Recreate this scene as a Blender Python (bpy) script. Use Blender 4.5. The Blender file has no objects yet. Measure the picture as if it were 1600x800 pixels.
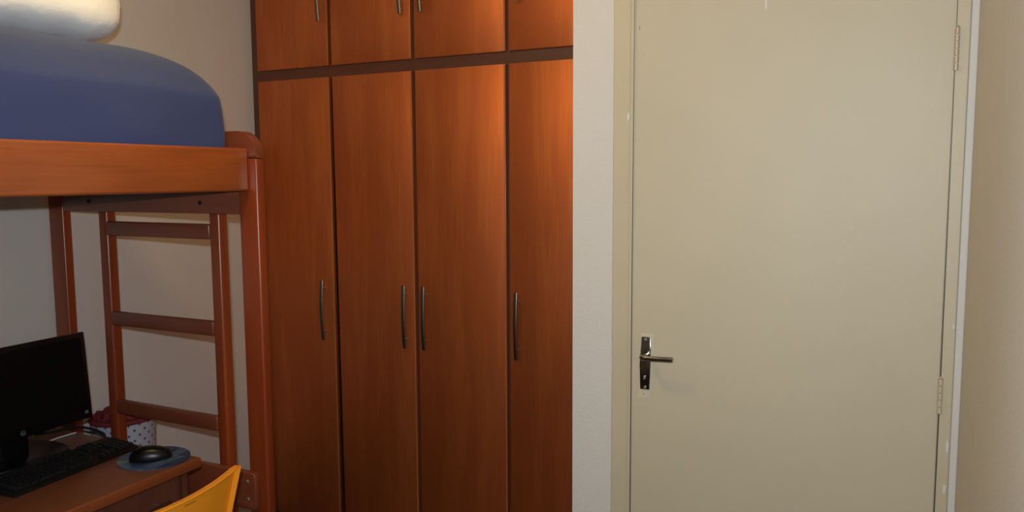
import bpy, bmesh, math, random
from mathutils import Vector, Matrix
random.seed(7)
S = bpy.context.scene
C = S.collection
PI = math.pi

# ------------------------------------------------------------------ camera
H = 1.59
F, YAW, PIT, ROL = 1245.875, .4502975, .0989685, -.0057094
fw = Vector((-math.sin(YAW), math.cos(YAW), 0)); rt = Vector((math.cos(YAW), math.sin(YAW), 0)); up = Vector((0, 0, 1))
f2 = fw*math.cos(PIT) - up*math.sin(PIT); u2 = up*math.cos(PIT) + fw*math.sin(PIT)
r3 = rt*math.cos(ROL) + u2*math.sin(ROL); u3 = u2*math.cos(ROL) - rt*math.sin(ROL)
cd = bpy.data.cameras.new('camera'); cam = bpy.data.objects.new('camera', cd); C.objects.link(cam)
cam.matrix_world = Matrix(((r3.x, u3.x, -f2.x, 0), (r3.y, u3.y, -f2.y, 0), (r3.z, u3.z, -f2.z, H), (0, 0, 0, 1)))
cd.sensor_width = 36; cd.lens = F/1600*36; cd.clip_start = .02
S.camera = cam

# ------------------------------------------------------------------ world, lights, exposure
w = bpy.data.worlds.new('world'); S.world = w; w.use_nodes = True
w.node_tree.nodes['Background'].inputs[0].default_value = (.9, .85, .8, 1)
w.node_tree.nodes['Background'].inputs[1].default_value = .02
def light(name, kind, loc, power, col, size, aim=None, size_y=None):
    d = bpy.data.lights.new(name, kind); d.energy = power; d.color = col
    if kind == 'AREA':
        d.size = size
        if size_y: d.shape = 'RECTANGLE'; d.size_y = size_y
    else: d.shadow_soft_size = size
    o = bpy.data.objects.new(name, d); C.objects.link(o); o.location = loc
    if aim is not None: o.rotation_euler = (Vector(aim)-Vector(loc)).to_track_quat('-Z', 'Y').to_euler()
    return o
LAMP = (-1.50, 1.35, 2.57)
light('camera_flash', 'AREA', Vector((0, 0, H)) + u3*.085 - r3*.02, 32, (.86, .935, 1.0), .035, (-1.3, 2.6, 1.72), .02)
light('ceiling_lamp_bulb', 'POINT', LAMP, 20, (1.0, .68, .24), .06)
S.view_settings.view_transform = 'Standard'; S.view_settings.look = 'None'
S.view_settings.exposure = 0.0; S.view_settings.gamma = 1; S.view_settings.use_curve_mapping = False

# ------------------------------------------------------------------ materials
def lin(c):
    return tuple(((v/255)/12.92 if v/255 <= .04045 else ((v/255+.055)/1.055)**2.4) for v in c) + (1,)
def mat(name, col, rough=.5, metal=0, bump=0, bscale=60, var=0, vscale=4, coat=0, spec=.5, sheen=0):
    m = bpy.data.materials.new(name); m.use_nodes = True
    n = m.node_tree.nodes; l = m.node_tree.links; b = n['Principled BSDF']
    c = lin(col)
    b.inputs['Base Color'].default_value = c; b.inputs['Roughness'].default_value = rough
    b.inputs['Metallic'].default_value = metal; b.inputs['Coat Weight'].default_value = coat
    b.inputs['Coat Roughness'].default_value = .15
    b.inputs['Specular IOR Level'].default_value = spec
    b.inputs['Sheen Weight'].default_value = sheen
    tc = n.new('ShaderNodeTexCoord')
    if var:
        t = n.new('ShaderNodeTexNoise'); t.inputs['Scale'].default_value = vscale; t.inputs['Detail'].default_value = 5
        l.new(tc.outputs['Object'], t.inputs['Vector'])
        r = n.new('ShaderNodeValToRGB'); r.color_ramp.elements[0].position = .3; r.color_ramp.elements[1].position = .7
        r.color_ramp.elements[0].color = tuple(v*(1-var) for v in c[:3]) + (1,)
        r.color_ramp.elements[1].color = tuple(min(1, v*(1+var)) for v in c[:3]) + (1,)
        l.new(t.outputs['Fac'], r.inputs[0]); l.new(r.outputs[0], b.inputs['Base Color'])
    if bump:
        t = n.new('ShaderNodeTexNoise'); t.inputs['Scale'].default_value = bscale; t.inputs['Detail'].default_value = 4
        l.new(tc.outputs['Object'], t.inputs['Vector'])
        q = n.new('ShaderNodeBump'); q.inputs['Strength'].default_value = bump; q.inputs['Distance'].default_value = .01
        l.new(t.outputs['Fac'], q.inputs['Height']); l.new(q.outputs[0], b.inputs['Normal'])
    return m
def wood(name, c0, c1, axis, rough=.35, coat=.3, figure=1.0, coat_rough=.3, fibre=.0):
    m = bpy.data.materials.new(name); m.use_nodes = True
    n = m.node_tree.nodes; l = m.node_tree.links; b = n['Principled BSDF']
    tc = n.new('ShaderNodeTexCoord'); oi = n.new('ShaderNodeObjectInfo')
    add = n.new('ShaderNodeVectorMath'); add.operation = 'ADD'
    mul = n.new('ShaderNodeVectorMath'); mul.operation = 'SCALE'; mul.inputs['Scale'].default_value = 7
    cmb = n.new('ShaderNodeCombineXYZ'); l.new(oi.outputs['Random'], cmb.inputs[0]); l.new(oi.outputs['Random'], cmb.inputs[2])
    l.new(cmb.outputs[0], mul.inputs[0]); l.new(tc.outputs['Object'], add.inputs[0]); l.new(mul.outputs[0], add.inputs[1])
    def noise(sc, stretch, det, dist):
        mp = n.new('ShaderNodeMapping'); s = [sc, sc, sc]; s[axis] = sc/stretch; mp.inputs['Scale'].default_value = s
        l.new(add.outputs[0], mp.inputs['Vector'])
        t = n.new('ShaderNodeTexNoise'); t.inputs['Scale'].default_value = 1; t.inputs['Detail'].default_value = det
        t.inputs['Distortion'].default_value = dist; l.new(mp.outputs[0], t.inputs['Vector']); return t
    a = noise(11, 9, 3, .6); g = noise(130, 30, 4, .2)
    mx = n.new('ShaderNodeMath'); mx.operation = 'MULTIPLY_ADD'; mx.inputs[1].default_value = .28
    l.new(g.outputs['Fac'], mx.inputs[0]); 
    m2 = n.new('ShaderNodeMath'); m2.operation = 'MULTIPLY'; m2.inputs[1].default_value = .72*figure
    l.new(a.outputs['Fac'], m2.inputs[0]); l.new(m2.outputs[0], mx.inputs[2])
    r = n.new('ShaderNodeValToRGB'); r.color_ramp.elements[0].position = .36; r.color_ramp.elements[1].position = .64
    r.color_ramp.elements[0].color = lin(c0); r.color_ramp.elements[1].color = lin(c1)
    l.new(mx.outputs[0], r.inputs[0]); l.new(r.outputs[0], b.inputs['Base Color'])
    b.inputs['Roughness'].default_value = rough; b.inputs['Coat Weight'].default_value = coat; b.inputs['Coat Roughness'].default_value = coat_rough
    b.inputs['Metallic'].default_value = fibre      # coloured sheen of the wood fibres under the varnish
    q = n.new('ShaderNodeBump'); q.inputs['Strength'].default_value = .04; q.inputs['Distance'].default_value = .004
    l.new(g.outputs['Fac'], q.inputs['Height']); l.new(q.outputs[0], b.inputs['Normal'])
    return m
M_wall = mat('off_white_wall_paint', (200, 194, 186), .75, bump=.12, bscale=140, var=.02, vscale=2)
M_wallr = mat('beige_wall_paint', (206, 200, 188), .8, bump=.12, bscale=120, var=.03, vscale=2)
M_ceil = mat('white_ceiling_paint', (225, 220, 210), .9)
M_floor = mat('dark_floor', (70, 48, 36), .4, var=.15, vscale=3)
M_door = mat('cream_door_paint', (184, 172, 147), .52, bump=.05, bscale=35, var=.025, vscale=3)
M_frame = mat('cream_frame_paint', (184, 171, 144), .5, bump=.06, bscale=60, var=.03, vscale=5)
M_chip = mat('bare_white_chip', (202, 197, 190), .6, var=.05, vscale=200)
M_gapdark = mat('dark_gap', (30, 24, 22), .8)
M_ward = wood('wardrobe_cherry_veneer', (196, 104, 52), (224, 130, 64), 2, .5, .35, .7, .45, .78)
M_wardc = wood('wardrobe_carcass', (78, 42, 28), (96, 54, 36), 2, .5, .1)
M_wardh = wood('wardrobe_carcass_rail', (84, 44, 28), (98, 54, 34), 0, .5, .1)
M_edge = wood('wardrobe_door_edge', (160, 92, 50), (182, 110, 62), 2, .3, .4)
M_bedY = wood('bed_wood_lengthwise', (126, 58, 24), (156, 80, 34), 1, .3, .45)
M_bedX = wood('bed_wood_crosswise', (104, 50, 32), (122, 62, 40), 0, .35, .3)
M_bedZ = wood('bed_wood_upright', (116, 46, 18), (138, 60, 24), 2, .32, .25)
M_desk = wood('desk_wood', (86, 48, 30), (102, 58, 36), 1, .4, .2)
M_deskf = wood('desk_front_wood', (76, 38, 26), (92, 48, 32), 2, .5, .1)
M_metal = mat('brushed_steel', (178, 172, 162), .28, 1, bump=.03, bscale=300)
M_metald = mat('satin_metal_bar', (120, 112, 102), .32, 1)
M_chrome = mat('tarnished_chrome', (150, 142, 132), .18, 1, var=.35, vscale=28)
M_hinge = mat('hinge_metal', (182, 168, 145), .45, .3)
M_screw = mat('screw_zinc', (200, 196, 190), .35, .9)
M_bolt = mat('dark_bolt', (40, 30, 28), .5, .5)
M_sheet = mat('blue_sheet', (56, 66, 107), .9, bump=.3, bscale=14, var=.05, vscale=3, spec=.1, sheen=.1)
M_pillow = mat('white_cotton', (240, 240, 238), .9, bump=.35, bscale=26, spec=.2, sheen=.2)
M_black = mat('black_plastic', (12, 12, 13), .5, bump=.02, bscale=200, spec=.25)
M_gloss = mat('glossy_black_plastic', (8, 8, 9), .3, spec=.2)
M_screen = mat('black_screen', (5, 4, 4), .45, spec=.12)
M_key = mat('black_key', (17, 17, 19), .5, spec=.3)
M_logo = mat('grey_logo', (110, 112, 116), .4)
M_yellow = mat('yellow_plastic', (228, 142, 26), .4, var=.03, vscale=5)
M_red = mat('red_fabric', (112, 26, 36), .8, bump=.3, bscale=90, var=.2, vscale=20)
M_cable_highlight = mat('cable_highlight', (170, 168, 164), .5)
M_shade = mat('opal_glass', (240, 235, 220), .5)
def dots_mat():
    m = bpy.data.materials.new('white_dotted_print'); m.use_nodes = True
    n = m.node_tree.nodes; l = m.node_tree.links; b = n['Principled BSDF']
    uv = n.new('ShaderNodeUVMap'); uv.uv_map = 'UVMap'
    def dots(off):
        mp = n.new('ShaderNodeMapping'); mp.inputs['Location'].default_value = (off, off, 0); l.new(uv.outputs[0], mp.inputs[0])
        fr = n.new('ShaderNodeVectorMath'); fr.operation = 'FRACTION'; l.new(mp.outputs[0], fr.inputs[0])
        sb = n.new('ShaderNodeVectorMath'); sb.operation = 'SUBTRACT'; sb.inputs[1].default_value = (.5, .5, 0); l.new(fr.outputs[0], sb.inputs[0])
        ln = n.new('ShaderNodeVectorMath'); ln.operation = 'LENGTH'; l.new(sb.outputs[0], ln.inputs[0])
        lt = n.new('ShaderNodeMath'); lt.operation = 'LESS_THAN'; lt.inputs[1].default_value = .12; l.new(ln.outputs['Value'], lt.inputs[0]); return lt
    a = dots(0); c = dots(.5)
    mx = n.new('ShaderNodeMath'); mx.operation = 'MAXIMUM'; l.new(a.outputs[0], mx.inputs[0]); l.new(c.outputs[0], mx.inputs[1])
    mix = n.new('ShaderNodeMix'); mix.data_type = 'RGBA'; l.new(mx.outputs[0], mix.inputs['Factor'])
    mix.inputs['A'].default_value = lin((165, 170, 182)); mix.inputs['B'].default_value = lin((84, 62, 76))
    l.new(mix.outputs['Result'], b.inputs['Base Color']); b.inputs['Roughness'].default_value = .5
    return m
M_dots = dots_mat()
def pad_mat():
    m = bpy.data.materials.new('mouse_pad_print'); m.use_nodes = True
    n = m.node_tree.nodes; l = m.node_tree.links; b = n['Principled BSDF']
    tc = n.new('ShaderNodeTexCoord'); mp = n.new('ShaderNodeMapping'); mp.inputs['Rotation'].default_value = (0, 0, math.radians(40))
    mp.inputs['Scale'].default_value = (9, 3.2, 1); mp.inputs['Location'].default_value = (.35, .1, 0)
    l.new(tc.outputs['Object'], mp.inputs[0])
    t = n.new('ShaderNodeTexNoise'); t.inputs['Scale'].default_value = 1.6; t.inputs['Detail'].default_value = 4; t.inputs['Distortion'].default_value = .8
    l.new(mp.outputs[0], t.inputs[0])
    r = n.new('ShaderNodeValToRGB'); e = r.color_ramp.elements
    e[0].position = .30; e[0].color = lin((16, 24, 44)); e[1].position = .78; e[1].color = lin((104, 116, 104))
    for p, c in ((.42, (24, 40, 78)), (.50, (66, 88, 112)), (.55, (30, 50, 84)), (.62, (84, 100, 96))):
        k = e.new(p); k.color = lin(c)
    l.new(t.outputs['Fac'], r.inputs[0]); l.new(r.outputs[0], b.inputs['Base Color']); b.inputs['Roughness'].default_value = .6
    return m
M_pad = pad_mat()

# ------------------------------------------------------------------ helpers
def tag(o, label=None, cat=None, group=None, kind=None):
    if label: o['label'] = label
    if cat: o['category'] = cat
    if group: o['group'] = group
    if kind: o['kind'] = kind
    return o
def thing(name, loc, label, cat, group=None, rz=0):
    o = bpy.data.objects.new(name, None); C.objects.link(o); o.location = loc; o.rotation_euler = (0, 0, rz); o.empty_display_size = .05
    return tag(o, label, cat, group)
def wpos(o):
    p = Vector(o.location)
    while o.parent: o = o.parent; p += Vector(o.location)
    return p
def obj(name, bm, m, parent=None, smooth=False, origin=None, local=False, label=None):
    """verts in world coordinates; origin defaults to parent's origin (or the bbox base for top level)"""
    if not local:
        if parent is not None: org = wpos(parent)
        elif origin is not None: org = Vector(origin)
        else:
            xs = [v.co for v in bm.verts]
            org = Vector(((min(v.x for v in xs)+max(v.x for v in xs))/2, (min(v.y for v in xs)+max(v.y for v in xs))/2, min(v.z for v in xs)))
        for v in bm.verts: v.co -= org
    else: org = Vector((0, 0, 0))
    bmesh.ops.recalc_face_normals(bm, faces=bm.faces[:])
    me = bpy.data.meshes.new(name); bm.to_mesh(me); bm.free()
    if smooth:
        for p in me.polygons: p.use_smooth = True
        me.set_sharp_from_angle(angle=math.radians(40))
    me.materials.append(m)
    o = bpy.data.objects.new(name, me); C.objects.link(o)
    if parent is not None: o.parent = parent
    elif not local: o.location = org
    if label: o['label'] = label
    return o
def box(x0, x1, y0, y1, z0, z1, bev=0, seg=2, bm=None):
    b = bmesh.new()
    bmesh.ops.create_cube(b, size=1)
    for v in b.verts: v.co = Vector((x0+(v.co.x+.5)*(x1-x0), y0+(v.co.y+.5)*(y1-y0), z0+(v.co.z+.5)*(z1-z0)))
    if bev: bmesh.ops.bevel(b, geom=b.edges[:], offset=bev, segments=seg, affect='EDGES', profile=.5)
    if bm is None: return b
    me = bpy.data.meshes.new('t'); b.to_mesh(me); b.free(); bm.from_mesh(me); bpy.data.meshes.remove(me); return bm
def tube(pts, rad, n=10, bm=None, flat=1.0, caps=True):
    bm = bm or bmesh.new(); pts = [Vector(p) for p in pts]; rings = []
    pn = None
    for i, p in enumerate(pts):
        t = (pts[min(i+1, len(pts)-1)]-pts[max(i-1, 0)]).normalized()
        if pn is None:
            a = Vector((1, 0, 0)) if abs(t.x) < .8 else Vector((0, 0, 1))
            pn = (a - t*a.dot(t)).normalized()
        else: pn = (pn - t*pn.dot(t)).normalized()
        q = t.cross(pn); r = rad[i] if isinstance(rad, (list, tuple)) else rad
        rings.append([bm.verts.new(p + pn*r*math.cos(2*PI*k/n) + q*r*flat*math.sin(2*PI*k/n)) for k in range(n)])
    for a, b in zip(rings, rings[1:]):
        for k in range(n): bm.faces.new((a[k], a[(k+1) % n], b[(k+1) % n], b[k]))
    if caps: bm.faces.new(rings[0][::-1]); bm.faces.new(rings[-1])
    return bm
def prism(poly, axis, a, b, bev=0):
    """extrude a 2-D polygon along axis (0,1,2) from a to b"""
    bm = bmesh.new()
    def mk(p, t): q = list(p); q.insert(axis, t); return bm.verts.new(q)
    A = [mk(p, a) for p in poly]; B = [mk(p, b) for p in poly]
    bm.faces.new(A); bm.faces.new(B[::-1]); n = len(poly)
    for i in range(n): bm.faces.new((A[i], A[(i+1) % n], B[(i+1) % n], B[i]))
    if bev:
        e = [e for e in bm.edges if (e.verts[0] in A and e.verts[1] in A) or (e.verts[0] in B and e.verts[1] in B)]
        bmesh.ops.bevel(bm, geom=e, offset=bev, segments=3, affect='EDGES', profile=.5)
    return bm
def loft(rings, closed_caps=True):
    bm = bmesh.new(); R = [[bm.verts.new(p) for p in r] for r in rings]; n = len(R[0])
    for a, b in zip(R, R[1:]):
        for k in range(n): bm.faces.new((a[k], a[(k+1) % n], b[(k+1) % n], b[k]))
    if closed_caps: bm.faces.new(R[0][::-1]); bm.faces.new(R[-1])
    return bm
def text_mesh(s, size, depth):
    cu = bpy.data.curves.new('txt', 'FONT'); cu.body = s; cu.size = size; cu.extrude = depth; cu.align_x = 'CENTER'; cu.align_y = 'CENTER'; cu.resolution_u = 3
    o = bpy.data.objects.new('txt', cu); C.objects.link(o)
    dg = bpy.context.evaluated_depsgraph_get(); me = bpy.data.meshes.new_from_object(o.evaluated_get(dg))
    bm = bmesh.new(); bm.from_mesh(me); bpy.data.objects.remove(o); bpy.data.curves.remove(cu); bpy.data.meshes.remove(me)
    return bm

# ------------------------------------------------------------------ setting
XL, XR, YD, YW, YB, ZC = -2.845, .157, 2.2, 2.98, -1.6, 2.66
ZF = -.13                                      # floor level (heights are counted from a datum just above it)
st = dict(kind='structure')
tag(obj('floor', box(XL-.1, XR+.1, YB-.1, 3.7, ZF-.1, ZF), M_floor), **st)
tag(obj('ceiling', box(XL-.1, XR+.1, YB-.1, 3.7, ZC, ZC+.1), M_ceil), **st)
tag(obj('wall_left', box(XL-.1, XL, YB, 3.6, ZF, ZC), M_wall), **st)
tag(obj('wall_right', box(XR, XR+.1, YB, YD+.12, ZF, ZC), M_wallr), **st)
tag(obj('wall_back', box(XL, XR, YB-.1, YB, ZF, ZC), M_wall), **st)
tag(obj('wall_alcove', box(XL, -.76, 3.6, 3.7, ZF, ZC), M_wall), **st)
# door wall: the white pier, the strip at the hinge side and the piece over the door
DX0, DX1, DZ = -.681, .110, 2.078          # door leaf
FX0, FX1 = -.738, .139                      # frame outer
b = box(-.863, FX0-.0015, YD, YD+.12, ZF, ZC)
box(-.863, -.76, YD+.12, 3.6, ZF, ZC, bm=b)
box(FX0, FX1, YD, YD+.12, DZ+.062, ZC, bm=b)
box(FX1+.0002, XR, YD-.004, YD+.12, ZF, ZC, .003, bm=b)
tag(obj('wall_front', b, M_wall), **st)
# door frame
fr = tag(obj('trim_1', prism([(FX0, ZF), (DX0-.0006, ZF), (DX0-.0006, DZ+.004), (DX1+.003, DZ+.004), (DX1+.003, ZF), (FX1, ZF), (FX1, DZ+.06), (FX0, DZ+.06)], 1, YD-.006, YD+.12, .0025), M_frame), label='cream painted door frame', **st)
obj('door_stop', prism([(DX0-.004, ZF), (DX0+.008, ZF), (DX0+.008, DZ-.008), (DX1-.008, DZ-.008), (DX1-.008, ZF), (DX1+.003, ZF), (DX1+.003, DZ+.004), (DX0-.004, DZ+.004)], 1, YD+.042, YD+.06), M_frame, fr)
obj('rebate_bead', box(DX0-.0115, DX0-.0075, YD-.0085, YD-.005, ZF, DZ, .001), M_frame, fr)
def blob(cx, cz, rx, rz, y, t=.0012, n=14, jag=.2):
    return prism([(cx+rx*(1+random.uniform(-jag, jag))*math.cos(2*PI*k/n), cz+rz*(1+random.uniform(-jag, jag))*math.sin(2*PI*k/n)) for k in range(n)], 1, y-t, y+t)
obj('paint_chip', blob(-.6925, 1.756, .0035, .012, YD-.0085), M_chip, fr, label='white paint chip on the frame')
for cx, cz, rx, rz in ((.133, .92, .0035, .018), (.131, .81, .004, .012), (.134, 1.22, .0025, .006)):
    obj('paint_chip', blob(cx, cz, rx, rz, YD-.0065, jag=.35), M_chip, fr, label='white paint chip on the frame')
# door leaf
db = box(DX0, DX1, YD, YD+.035, ZF+.008, DZ, .002)
for v in db.verts:
    if v.co.x < -.5: v.co.x += .0030*(1-(v.co.z-ZF)/(DZ-ZF))       # the leaf hangs a touch out of square
dr = tag(obj('door_1', db, M_door, origin=((DX0+DX1)/2, YD, ZF+.008)), label='flush cream painted room door', **st)
obj('paint_drip', prism([(-.329, 2.055), (-.326, 2.055), (-.3245, 2.024), (-.327, 2.017), (-.3295, 2.024)], 1, YD-.0012, YD+.001), M_chip, dr, label='white paint drip near the top')
obj('paint_mark', box(-.6655, -.6645, YD-.0006, YD+.001, 1.995, 2.006), M_wardc, dr, label='small dark scratch')
# bare patch left round the lock plate
obj('paint_patch', prism([(-.6585, .952), (-.6245, .952), (-.6165, 1.0), (-.6145, 1.14), (-.651, 1.14), (-.6525, 1.0)], 1, YD-.0008, YD+.001, .0004), mat('paler_door_paint', (192, 182, 158), .5), dr, label='paler patch of paint round the lock plate')
obj('screw_hole', blob(-.642, .962, .0014, .0014, YD-.001, jag=0), M_bolt, dr)
hd = obj('lock_plate', prism([(-.6515, .977), (-.6245, .977), (-.622, 1.05), (-.6215, 1.131), (-.6485, 1.131), (-.6535, 1.05)], 1, YD-.006, YD, .0015), M_chrome, dr, True, label='tarnished chrome lock plate')
for z in (1.124, .984): obj('screw', blob(-.6365, z, .004, .004, YD-.0065, jag=0), M_screw, hd)
obj('thumb_turn', blob(-.638, 1.012, .003, .005, YD-.0075, .002, jag=0), M_screw, hd)
b = tube([(-.634, YD-.004, 1.079), (-.634, YD-.012, 1.079)], .0125, 20)
tube([(-.634, YD-.010, 1.079), (-.634, YD-.040, 1.079)], .0085, 16, b)
obj('lever_neck', b, M_chrome, hd, True)
obj('lever', tube([(-.638, YD-.040, 1.079), (-.632, YD-.046, 1.079), (-.62, YD-.049, 1.079), (-.58, YD-.049, 1.080), (-.548, YD-.047, 1.081), (-.5465, YD-.047, 1.081)], [.0075, .009, .0078, .0072, .0072, .006], 16), M_chrome, hd, True, label='satin chrome lever handle')
# hinges
for z0, z1 in ((1.834, 1.936), (1.0, 1.09), (.18, .28)):
    h = obj('hinge', box(DX1-.004, DX1+.008, YD-.008, YD+.002, z0+.004, z1-.004, .001), M_frame, dr, label='painted butt hinge')
    nk = 6 if z0 > 1.5 else 5
    for k in range(nk):
        a = z0+(z1-z0)*k/nk
        obj('knuckle', tube([(DX1+.002, YD-.0085, a+.0012), (DX1+.002, YD-.0085, a+(z1-z0)/nk-.0012)], .0052, 12), M_hinge if (z0 > 1.5) else M_frame, h, True)
    obj('pin_head', tube([(DX1+.002, YD-.0085, z1), (DX1+.002, YD-.0085, z1+.004)], [.0042, .0025], 12), M_hinge, h, True)
# ------------------------------------------------------------------ ceiling lamp (above and out of view)
cl = thing('ceiling_lamp', (LAMP[0], LAMP[1], ZC), 'plain round ceiling lamp above the middle of the room, out of the photo', 'lamp')
obj('lamp_holder', tube([(LAMP[0], LAMP[1], ZC), (LAMP[0], LAMP[1], ZC-.03), (LAMP[0], LAMP[1], ZC-.07)], [.05, .045, .022], 20), M_shade, cl, True)

# ------------------------------------------------------------------ wardrobe
WX1 = -.866
wd = thing('wardrobe', ((XL+WX1)/2, 3.28, ZF), 'built-in reddish-brown wardrobe with four tall doors and cupboards above', 'wardrobe')
YF = YW+.021                                   # face of the carcass behind the doors
ZT = ZC-.004
obj('side_panel', box(XL+.003, -2.795, YF-.002, 3.58, ZF, ZT, .001), M_wardc, wd)
obj('side_panel', box(-1.03, WX1, YF, 3.58, ZF, ZT, .001), M_wardc, wd)
obj('back_panel', box(-2.795, -1.03, 3.572, 3.58, ZF, ZT), M_wardc, wd)
obj('top_panel', box(-2.795, -1.03, YF+.002, 3.572, ZT-.02, ZT), M_wardc, wd)
obj('plinth', box(-2.795, -1.03, YF+.01, YF+.03, ZF, ZF+.04), M_wardh, wd)
obj('bottom_panel', box(-2.795, -1.03, YF+.002, 3.572, ZF+.04, ZF+.06), M_wardh, wd)
obj('cross_rail', box(-2.795, -1.03, YF-.008, 3.572, 2.046, 2.106, .001), M_wardh, wd, label='dark rail between tall doors and upper cupboards')
for x0, x1 in ((-1.935, -1.885), (-1.482, -1.432)):
    obj('divider', box(x0, x1, YF, 3.572, ZF+.06, 2.046), M_wardc, wd)
for x0, x1 in ((-2.38, -2.33), (-1.935, -1.885), (-1.482, -1.432)):
    obj('divider', box(x0, x1, YF, 3.572, 2.106, ZT-.02), M_wardc, wd)
obj('divider', box(-2.35, -2.325, YF+.05, 3.572, ZF+.06, 2.046), M_wardc, wd)
# folded clothes / hinge fittings glimpsed in the gap are too small: hinges only
def handle(x, z0, z1, par):
    yb = YW; so = .034; pts = []; rad = []
    n = 14
    for i in range(n+1):
        t = i/n; bow = math.sin(PI*min(1, max(0, t)))
        pts.append((x, yb-so+.004-.008*bow, z1+(z0-z1)*t)); rad.append(.0095 if .03 < t < .97 else .0085)
    bar = obj('handle', tube(pts, rad, 14, flat=.5), M_metald, par, True, label='bowed brushed metal pull handle')
    for t in (.13, .86):
        z = z1+(z0-z1)*t
        obj('handle_post', tube([(x, yb-so+.004, z), (x, yb+.001, z)], .0036, 10), M_metal, bar, True)
def wdoor(x0, x1, z0, z1, hx, hz0, hz1, skew=0.0, edge='R'):
    y0, y1 = YW, YW+.019
    b = box(x0, x1, y0, y1, z0, z1, .0015, 2)
    for v in b.verts: 
        if v.co.x < (x0+x1)/2: v.co.x += skew*(1-(v.co.z-z0)/(z1-z0))
    d = obj('door', b, M_ward, wd, True)
    e = .006
    if edge in 'RB': obj('edge_strip', box(x1-e-.001, x1-.0012, y0-.0022, y0+.002, z0+.001, z1-.001, .001), M_edge, d, label='lighter rounded edge strip')
    if hx is not None: handle(hx, hz0, hz1, d)
    return d
lo = [(-2.792, -2.367, -2.419, 0), (-2.350, -1.921, -1.963, .012), (-1.902, -1.467, -1.862, 0), (-1.450, -1.012, -1.410, 0)]
for x0, x1, hx, sk in lo: wdoor(x0, x1, ZF+.045, 2.050, hx, .83, 1.112, sk)
for i, ((x0, x1, hx, sk), zb) in enumerate(zip(lo, (2.297, 2.290, 2.290, 2.290))): wdoor(x0, x1, 2.101, ZT-.022, hx+(.022 if i == 0 else .006), zb, zb+.27)

# ------------------------------------------------------------------ loft bed
BX0, BX1, BYE, BY0 = -2.812, -1.800, 1.90, -.06
bed = thing('loft_bed', ((BX0+BX1)/2, .92, ZF), 'reddish wooden high bunk bed frame with desk space below', 'bed')
pw, pt = .078, .036
for x0 in (BX0, BX1-pw):
    for y0 in (BYE, BY0):
        obj('post', box(x0, x0+pw, y0, y0+pt, ZF, 1.652, .007, 4), M_bedZ, bed, True)
def arch(x0, x1, z0, z1, r, y0, y1):
    pl = [(x1, z0)] + [(x1-r+r*math.cos(a), z1-r+r*math.sin(a)) for a in [PI/2*k/10 for k in range(11)]] + [(x0+r-r*math.sin(a), z1-r+r*math.cos(a)) for a in [PI/2*k/10 for k in range(11)]] + [(x0, z0)]
    return prism(pl, 1, y0, y1, .007)
for y0 in (BYE, BY0):
    obj('end_board', arch(BX0, BX1, 1.653, 1.738, .078, y0, y0+pt), M_bedX, bed, True, label='rounded top board of the bed end')
    e = obj('end_beam', box(BX0+pw, BX1-pw, y0+.001, y0+.026, 1.476, 1.652, .003), M_bedX, bed, True)
    if y0 == BYE:
        for x in (-2.588, -2.047): obj('bolt', tube([(x, y0+.004, 1.512), (x, y0-.0015, 1.512)], .007, 14), M_bolt, e, True)
# long side rails, butting into the posts
obj('side_rail', box(BX1-.060, BX1-.030, BY0+pt, BYE-.0005, 1.550, 1.683, .008, 4), M_bedY, bed, True, label='wide front side rail')
obj('side_rail', box(BX0+.002, BX0+.030, BY0+pt, BYE-.0005, 1.550, 1.683, .008, 4), M_bedY, bed, True)
for k in range(14):
    y = BY0+.08+k*.135
    obj('slat', box(BX0+.031, BX1-.061, y, y+.08, 1.600, 1.618), M_bedX, bed)
# lower rail with bolts lying on the posts
lr = obj('lower_rail', prism([(BX0+.03, .516), (BX1-.05, .516), (BX1-.038, .52), (BX1-.034, .53), (BX1-.034, .626), (BX1-.038, .637), (BX1-.05, .641), (BX0+.03, .641)], 1, BYE-.022, BYE-.0005, .003), M_bedX, bed, True, label='low cross board bolted to the posts')
for z in (.610, .551): obj('bolt', tube([(-1.866, BYE-.02, z), (-1.866, BYE-.0255, z)], [.0065, .005], 14), M_screw, lr, True)
# end ladder
for x0 in (-2.600, -2.056):
    obj('ladder_upright', box(x0, x0+.045, 1.942, 1.984, ZF, 1.60, .009, 4), M_bedZ, bed, True)
for z0 in (1.388, 1.061, .733, .405, .08):
    obj('rung', box(-2.556, -2.055, 1.940, 1.962, z0, z0+.052, .006, 3), M_bedX, bed, True)
for x0 in (-2.600, -2.056): obj('spacer_block', box(x0+.002, x0+.043, 1.928, 1.941, 1.49, 1.60), M_bedX, bed)

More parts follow.
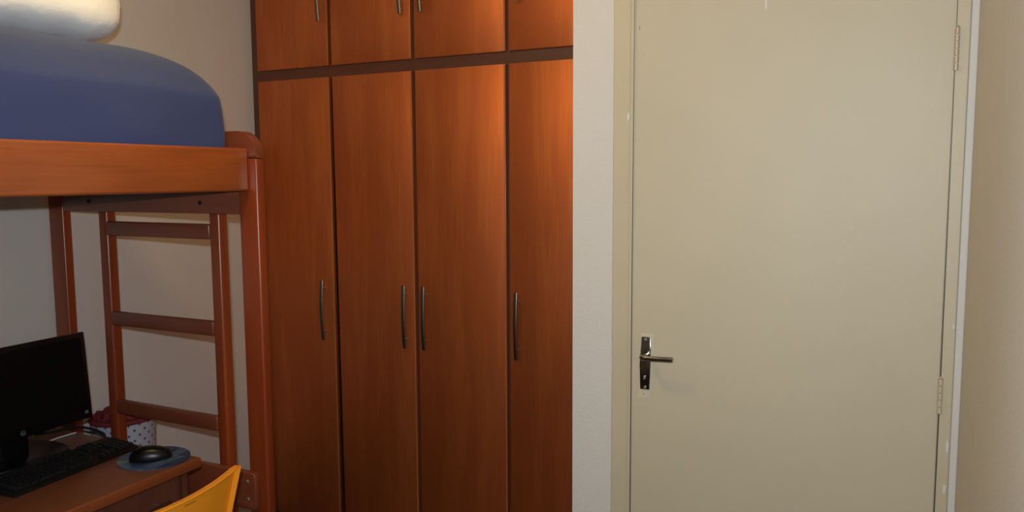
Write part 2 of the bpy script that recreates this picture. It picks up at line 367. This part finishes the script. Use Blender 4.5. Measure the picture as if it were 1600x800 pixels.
# mattress with blue sheet
def plan_ring(x0, x1, y0, y1, r, z, n=10, m=14):
    """rounded rectangle with m extra points per side"""
    pts = []
    cs = [(x1-r, y1-r, 0), (x0+r, y1-r, 90), (x0+r, y0+r, 180), (x1-r, y0+r, 270)]
    for i, (cx, cy, a0) in enumerate(cs):
        arc = [(cx+r*math.cos(math.radians(a0+90*k/n)), cy+r*math.sin(math.radians(a0+90*k/n))) for k in range(n+1)]
        pts += arc
        nx, ny, a1 = cs[(i+1) % 4]
        q = (nx+r*math.cos(math.radians(a1)), ny+r*math.sin(math.radians(a1))); p = arc[-1]
        pts += [(p[0]+(q[0]-p[0])*k/m, p[1]+(q[1]-p[1])*k/m) for k in range(1, m)]
    return [(x, y, z) for x, y in pts]
MX0, MX1, MY0, MY1 = -2.778, -1.866, -.02, 1.874
lev = [(.012, .012, .05, 1.622), (.004, .004, .05, 1.66), (0, 0, .055, 1.72), (0, .001, .06, 1.78), (0, .004, .065, 1.822), (.0015, .005, .065, 1.838), (.005, .007, .066, 1.846), (.012, .010, .068, 1.858),
       (.028, .016, .072, 1.880), (.055, .029, .085, 1.912), (.09, .048, .11, 1.938), (.14, .075, .15, 1.960), (.20, .12, .16, 1.975), (.28, .20, .15, 1.985), (.36, .38, .08, 1.991)]
rings = []
for dx, dy, r, z in lev:
    rg = plan_ring(MX0+dx*.8, MX1-dx, MY0+dy, MY1-dy, r, z)
    out = []
    for (x, y, zz) in rg:
        # soft folds of the sheet low on the side, stronger near the foot end
        k = max(0, 1-abs(z-1.72)/.10)
        d = .006*k*(math.sin(y*37)+.7*math.sin(y*61+1.2)) * (1 if y > 1.2 else .4)
        zz += .004*math.sin(y*5.1+x*3)+.003*math.sin(y*13+x*7)*(z > 1.8)
        out.append((x+d if x > -2.3 else x, y + (.003*k*math.sin(x*45) if y > 1.8 else 0), zz))
    rings.append(out)
mt = tag(obj('mattress', loft(rings), M_sheet, smooth=True), 'thick mattress in a fitted blue sheet on the loft bed', 'mattress')
md = mt.modifiers.new('s', 'SUBSURF'); md.levels = 1; md.render_levels = 2

# white pillow: a fat rounded cushion with a puckered end seam
def pillow_pt(a, b):
    """a along the length -1..1, b angle round the section"""
    e = (1-abs(a)**8)**.5                                # fat body, blunt puckered ends
    c, d = math.cos(b), math.sin(b)
    x = .27*math.copysign(abs(c)**.7, c)*(.25+.75*e)
    z = (.14 if d > 0 else .118)*math.copysign(abs(d)**.68, d)*e
    z += .003*math.sin(a*7+b*2)*e+.0018*math.sin(a*21+b*3)*e
    y = .435*a+.004*math.sin(b*14)*(abs(a) > .9)
    return Vector((x, y, z))
NA, NB = 56, 72
bm = loft([[pillow_pt(-1+2*i/NA if 0 < i < NA else (-.999 if i == 0 else .999), 2*PI*k/NB) for k in range(NB)] for i in range(NA+1)])
bm.transform(Matrix.Translation((-2.42, 1.370, 2.128)) @ Matrix.Rotation(math.radians(-2), 4, 'X'))
tag(obj('pillow', bm, M_pillow, smooth=True), 'plump white pillow lying on top of the blue mattress', 'pillow')

# ------------------------------------------------------------------ desk
TX0, TX1, TY0, TY1, TZ = -2.80, -1.872, .45, 1.702, .75
dk = thing('desk', ((TX0+TX1)/2, (TY0+TY1)/2, ZF), 'brown wooden computer desk with drawers under the loft bed', 'desk')
obj('desk_top', box(TX0, TX1, TY0, TY1, TZ-.032, TZ, .007, 3), M_desk, dk, True)
obj('edge_band', box(TX1-.009, TX1+.0012, TY0+.002, TY1-.003, TZ-.031, TZ+.0006, .004, 3), wood('desk_edge_wood', (100, 48, 22), (122, 62, 28), 1, .4, .15), dk, True, label='brighter reddish front edge')
obj('side_panel', box(TX0+.03, TX1-.03, TY1-.05, TY1-.03, ZF, TZ-.0325), M_deskf, dk)
obj('side_panel', box(TX0+.03, TX1-.03, TY0+.03, TY0+.05, ZF, TZ-.0325), M_deskf, dk)
obj('drawer_frame', box(TX0+.1, TX1-.060, 1.19, TY1-.051, .57, TZ-.0325, .001), M_deskf, dk)
for z0, z1 in ((.575, .714),):
    dw = obj('drawer', box(TX1-.058, TX1-.040, 1.203, TY1-.052, z0, z1, .002), M_deskf, dk)
    xm = TX1-.040; zc = .645 if z0 > .5 else (z0+z1)/2; ya, yb = 1.36, 1.595
    pts = [(xm-.002+.024+.012*math.sin(PI*t), ya+(yb-ya)*t, zc) for t in [i/12 for i in range(13)]]
    hb = obj('handle', tube(pts, .0055, 10), M_metald, dw, True, label='grey metal bar handle')
    for y in (ya+.03, yb-.03): obj('handle_post', tube([(xm-.001, y, zc), (xm+.026, y, zc)], .0035, 8), M_metal, hb, True)

# ------------------------------------------------------------------ monitor
MZ0, MZ1 = .826, 1.104
mo = thing('monitor', (-2.40, 1.44, TZ), 'black flat computer monitor switched off, standing on the desk', 'monitor')
mo.rotation_euler = (0, 0, math.radians(1.5))
# local coordinates: x towards the viewer, y along the screen, z up from the desk top
hw = .232; lz0, lz1 = MZ0-TZ, MZ1-TZ; xs = .088
def tilt(bm, a=math.radians(-4)):
    bm.transform(Matrix.Translation((xs, 0, lz0)) @ Matrix.Rotation(a, 4, 'Y') @ Matrix.Translation((-xs, 0, -lz0))); return bm
obj('rear_shell', tilt(box(xs-.045, xs-.012, -hw+.02, hw-.02, lz0+.02, lz1-.02, .012, 3)), M_black, mo, True, local=True)
bz = obj('bezel', tilt(box(xs-.013, xs, -hw, hw, lz0, lz1, .003, 2)), M_gloss, mo, True, local=True)
obj('screen', tilt(box(xs-.002, xs+.0006, -hw+.014, hw-.014, lz0+.030, lz1-.014)), M_screen, mo, local=True)
# round logo on the lower bezel: disc ring with slanted letters
RY = Matrix(((0, 0, 1, 0), (1, 0, 0, 0), (0, 1, 0, 0), (0, 0, 0, 1)))
def ringmesh(r0, r1, t, n=28):
    bm = bmesh.new(); L = []
    for k in range(n):
        c, s = math.cos(2*PI*k/n), math.sin(2*PI*k/n); L.append([bm.verts.new((t, r*c, r*s)) for r in (r0, r1)]+[bm.verts.new((0, r*c, r*s)) for r in (r1, r0)])
    for k in range(n):
        a, c = L[k], L[(k+1) % n]
        for i in range(4): bm.faces.new((a[i], a[(i+1) % 4], c[(i+1) % 4], c[i]))
    return bm
lg = ringmesh(.0066, .0076, .0005); lg.transform(Matrix.Translation((xs, .0, lz0+.0145))); obj('logo_ring', tilt(lg), M_logo, bz, local=True)
tm = text_mesh('hp', .0085, .0003); tm.transform(Matrix.Translation((xs+.0004, .0, lz0+.0145)) @ RY @ Matrix.Shear('XY', 4, (.25, 0)) if False else Matrix.Translation((xs+.0004, .0, lz0+.0145)) @ RY)
obj('logo_letters', tilt(tm), M_logo, bz, local=True)
for k in range(3): obj('control_mark', tilt(box(xs, xs+.0004, hw-.026, hw-.014, lz0+.017+.0035*k, lz0+.0185+.0035*k)), M_logo, bz, local=True)
obj('stand_neck', box(.015, .045, -.045, .045, .006, .20, .006, 3), M_gloss, mo, True, local=True)
nb = 28
obj('stand_base', prism([(.02+.125*math.copysign(abs(math.cos(2*PI*k/nb))**.6, math.cos(2*PI*k/nb)), .145*math.copysign(abs(math.sin(2*PI*k/nb))**.6, math.sin(2*PI*k/nb))) for k in range(nb)], 2, 0.0005, .012, .004), M_gloss, mo, True, local=True)
# black cable behind the monitor; its highlight is added as a pale strand
tag(obj('monitor_cable', tube([(-2.53, 1.615, .7555), (-2.49, 1.65, .758), (-2.45, 1.68, .768), (-2.41, 1.698, .772), (-2.36, 1.706, .768), (-2.32, 1.710, .758), (-2.305, 1.712, .73), (-2.30, 1.712, .60), (-2.30, 1.712, .40)], .0045, 8), M_black, smooth=True), 'black cable curving over the desk end behind the monitor', 'cable')
tag(obj('cable_highlight', tube([(-2.425, 1.592, .7535), (-2.430, 1.625, .7535), (-2.428, 1.66, .7535), (-2.428, 1.688, .7535)], .003, 8), M_cable_highlight, smooth=True), 'thin pale grey strand painting the cable highlight beside the monitor foot', 'cable')

# ------------------------------------------------------------------ keyboard
p0, p1, p2 = Vector((-2.076, 1.269)), Vector((-2.110, 1.667)), Vector((-2.243, 1.692))
ang = math.atan2(p1.y-p0.y, p1.x-p0.x); LK, WK = .415, .134
kb = thing('keyboard', (p0.x, p0.y-.008, TZ), 'black computer keyboard with number pad on the desk', 'keyboard', rz=ang)
bm = prism([(0, 0), (WK, .0), (WK, .022), (WK*.93, .024), (.012, .012), (0, .008)], 0, 0, LK, .002)
for v in bm.verts: v.co.z = max(v.co.z, .0006)
obj('keyboard_body', bm, M_black, kb, True, local=True)
kbm = bmesh.new(); bmesh.ops.create_cube(kbm, size=1)
for v in kbm.verts:
    s = .78 if v.co.z > 0 else 1
    v.co = Vector((v.co.x*.0158*s, v.co.y*.0158*s, v.co.z*.008))
kme = bpy.data.meshes.new('key'); kbm.to_mesh(kme); kbm.free(); kme.materials.append(M_key)
def key(u, v, wx=1.0):
    o = bpy.data.objects.new('key', kme); C.objects.link(o); o.parent = kb
    y = .016+v; z = .012+(v/.118)*.012+.005
    o.location = (u, y, z); o.scale = (wx, 1, 1); o.rotation_euler = (math.radians(5.8), 0, 0)
pit_ = .0176
for row in range(6):
    v = .004+row*pit_+(.004 if row == 5 else 0)
    # main block
    if row == 0:
        x = .014
        for wk in (1.3, 1.1, 1.1, 5.6, 1.1, 1.1, 1.1, 1.3):
            key(x+wk*pit_/2, v, wk*1.05); x += wk*pit_*1.03
    else:
        n = 15 if row < 5 else 13
        for k in range(n): key(.022+k*pit_*(1 if row < 5 else 1.14), v)
    # navigation block
    if row in (0, 3, 4, 5):
        for k in range(3): key(.298+k*pit_, v)
    if row == 1: key(.298+pit_, v)
    if row < 5:
        for k in range(4): key(.354+k*.0155, v, .88)
# ------------------------------------------------------------------ mouse pad and mouse
n = 48
pc = (-1.991, 1.630)
tag(obj('mouse_pad', prism([(pc[0]+.104*math.cos(2*PI*k/n), pc[1]+.100*math.sin(2*PI*k/n)) for k in range(n)], 2, TZ, TZ+.004, .001), M_pad, smooth=True), 'round blue and grey patterned mouse pad at the desk edge', 'mouse pad')
mz = TZ+.004
ms = thing('computer_mouse', (-1.988, 1.616, mz), 'black computer mouse resting on the round blue mouse pad', 'mouse', rz=math.radians(45))
bm = bmesh.new(); bmesh.ops.create_uvsphere(bm, u_segments=32, v_segments=20, radius=1)
for v in bm.verts:
    x, y, z = v.co
    x = math.copysign(abs(x)**.85, x); y = math.copysign(abs(y)**.8, y)
    v.co = Vector((x*.060, y*.033*(1-.08*x), (z*.037*(1-.12*x) if z > 0 else z*.003)+.0035))
obj('mouse_shell', bm, M_gloss, ms, True, local=True)
obj('scroll_wheel', tube([(.035, -.004, .026), (.035, .004, .026)], .0075, 16), M_key, ms, True, local=True)
obj('button_seam', box(.020, .054, -.0006, .0006, .020, .0275), M_key, ms, local=True)

# ------------------------------------------------------------------ dotted bin with red frilled top
BC = Vector((-2.712, 2.088)); BR, BH = .118, .655
bn = thing('storage_bin', (BC.x, BC.y, ZF), 'round white bin with dark dots and a red frilled lid behind the ladder', 'bin')
bm = bmesh.new(); uvl = bm.loops.layers.uv.new('UVMap'); n = 48; R = []
prof = [(.100, ZF), (.102, .2), (.108, .45), (BR, BH-.02), (BR, BH)]
for r, z in prof: R.append([bm.verts.new((BC.x+r*math.cos(2*PI*k/n), BC.y+r*math.sin(2*PI*k/n), z)) for k in range(n)])
for i in range(len(R)-1):
    for k in range(n):
        f = bm.faces.new((R[i][k], R[i][(k+1) % n], R[i+1][(k+1) % n], R[i+1][k]))
        for lp, (kk, zz) in zip(f.loops, ((k, prof[i][1]), (k+1, prof[i][1]), (k+1, prof[i+1][1]), (k, prof[i+1][1]))):
            lp[uvl].uv = (kk/n*18, zz/.042)
bm.faces.new(R[0][::-1])
obj('bin_body', bm, M_dots, bn, True)
obj('lid', loft([[(BC.x+r*math.cos(2*PI*k/n), BC.y+r*math.sin(2*PI*k/n), z) for k in range(n)] for r, z in ((BR+.002, BH-.002), (BR+.006, BH+.006), (BR+.002, BH+.014), (BR-.02, BH+.012), (.05, BH+.010), (.005, BH+.010))]), M_red, bn, True, label='red lid with rounded rim')
def ruffle(r0, z, amp, ph, h):
    bm = bmesh.new(); n = 96; A = []; 
    for k in range(n):
        a = 2*PI*k/n; r = r0+amp*math.sin(11*a+ph)+amp*.5*math.sin(17*a+ph*2)
        A.append([bm.verts.new((BC.x+(r+dr)*math.cos(a), BC.y+(r+dr)*math.sin(a), z+dz+.004*math.sin(9*a+ph))) for dr, dz in ((.004, 0), (.009, h*.6), (.005, h), (-.004, h*.8), (-.004, 0))])
    for k in range(n):
        p, q = A[k], A[(k+1) % n]
        for i in range(5): bm.faces.new((p[i], p[(i+1) % 5], q[(i+1) % 5], q[i]))
    return bm
for r0, ph, h in ((.094, 0, .018), (.068, 1.7, .026), (.042, 3.1, .034), (.018, 4.4, .038)):
    obj('ruffle', ruffle(r0, BH+.009, .006, ph, h), M_red, bn, True)

# ------------------------------------------------------------------ yellow chair
ch = thing('plastic_chair', (-1.66, 1.26, ZF), 'bright yellow plastic chair with its back towards the camera', 'chair')
CY, HWc = 1.262, .228
def backpt(u, v, off=0):
    """u -1..1 across (y), v 0..1 up the back"""
    zt = .836 + .012*abs(u)**2.2
    z = .43+(zt-.43)*v
    hwv = HWc*(.80+.20*v**1.5)
    y = CY+hwv*u
    x = -1.535+.052*v**1.5 - .050*(1-abs(v-.5))*0 - .034*(1-u*u)*(-1) - .034 - .012*0
    return Vector((x+off, y, z))
bm = bmesh.new(); NU, NV = 28, 18; th = .005
A = [[bm.verts.new(backpt(-1+2*i/NU, j/NV, 0)) for j in range(NV+1)] for i in range(NU+1)]
B = [[bm.verts.new(backpt(-1+2*i/NU, j/NV, -th)) for j in range(NV+1)] for i in range(NU+1)]
for i in range(NU):
    for j in range(NV):
        bm.faces.new((A[i][j], A[i+1][j], A[i+1][j+1], A[i][j+1])); bm.faces.new((B[i][j], B[i][j+1], B[i+1][j+1], B[i+1][j]))
for i in range(NU): bm.faces.new((A[i][NV], A[i+1][NV], B[i+1][NV], B[i][NV])); bm.faces.new((A[i][0], B[i][0], B[i+1][0], A[i+1][0]))
for j in range(NV): bm.faces.new((A[0][j], A[0][j+1], B[0][j+1], B[0][j])); bm.faces.new((A[NU][j], B[NU][j], B[NU][j+1], A[NU][j+1]))
bk = obj('backrest', bm, M_yellow, ch, True)
# flanged rim round the back: an up-turned lip
path = [backpt(-1, j/12) for j in range(0, 13)] + [backpt(-1+2*i/28, 1) for i in range(1, 28)] + [backpt(1, 1-j/12) for j in range(0, 13)]
rb = bmesh.new(); prev = None
for i, p in enumerate(path):
    t = (path[min(i+1, len(path)-1)]-path[max(i-1, 0)]).normalized(); o_ = Vector((1, 0, 0)); w_ = t.cross(o_).normalized()
    sgn = -1 if w_.dot(p-Vector((p.x, CY, .55))) < 0 else 1
    w_ = w_*sgn
    q = [rb.verts.new(p+o_*a+w_*b_) for a, b_ in ((-.008, -.003), (.006, -.001), (.013, .003), (.012, .0065), (.004, .005), (-.008, .003))]
    if prev:
        for k in range(6): rb.faces.new((prev[k], prev[(k+1) % 6], q[(k+1) % 6], q[k]))
    else: rb.faces.new(q)
    prev = q
rb.faces.new(prev)
obj('rim', rb, M_yellow, ch, True)
pm = backpt(.24, .965)
obj('emboss_shadow', box(pm.x+.0002, pm.x+.0022, pm.y-.022, pm.y+.012, pm.z-.002, pm.z+.001, .0005), mat('shadow_brown', (150, 100, 20), .5), ch)  # brown colour paints the shadow of the embossed mark under the rim
sb = bmesh.new()
seat = [[sb.verts.new((-1.53-.40*j/10, CY+(.80-.02*j/10)*HWc*(-1+2*i/10)*(1+.1*math.sin(PI*j/10)), .435-.012*math.sin(PI*j/10)-.012*(1-(-1+2*i/10)**2)-(.02*max(0, j-8)/2))) for i in range(11)] for j in range(11)]
for j in range(10):
    for i in range(10): sb.faces.new((seat[j][i], seat[j][i+1], seat[j+1][i+1], seat[j+1][i]))
so = obj('seat', sb, M_yellow, ch, True); sm = so.modifiers.new('s', 'SOLIDIFY'); sm.thickness = .006
for sx, sy in ((0, -1), (0, 1), (1, -1), (1, 1)):
    obj('leg', tube([(-1.56-.32*sx, CY+.14*sy, .42), (-1.51-.42*sx, CY+.20*sy, ZF+.003)], .011, 12), M_metal, ch, True)
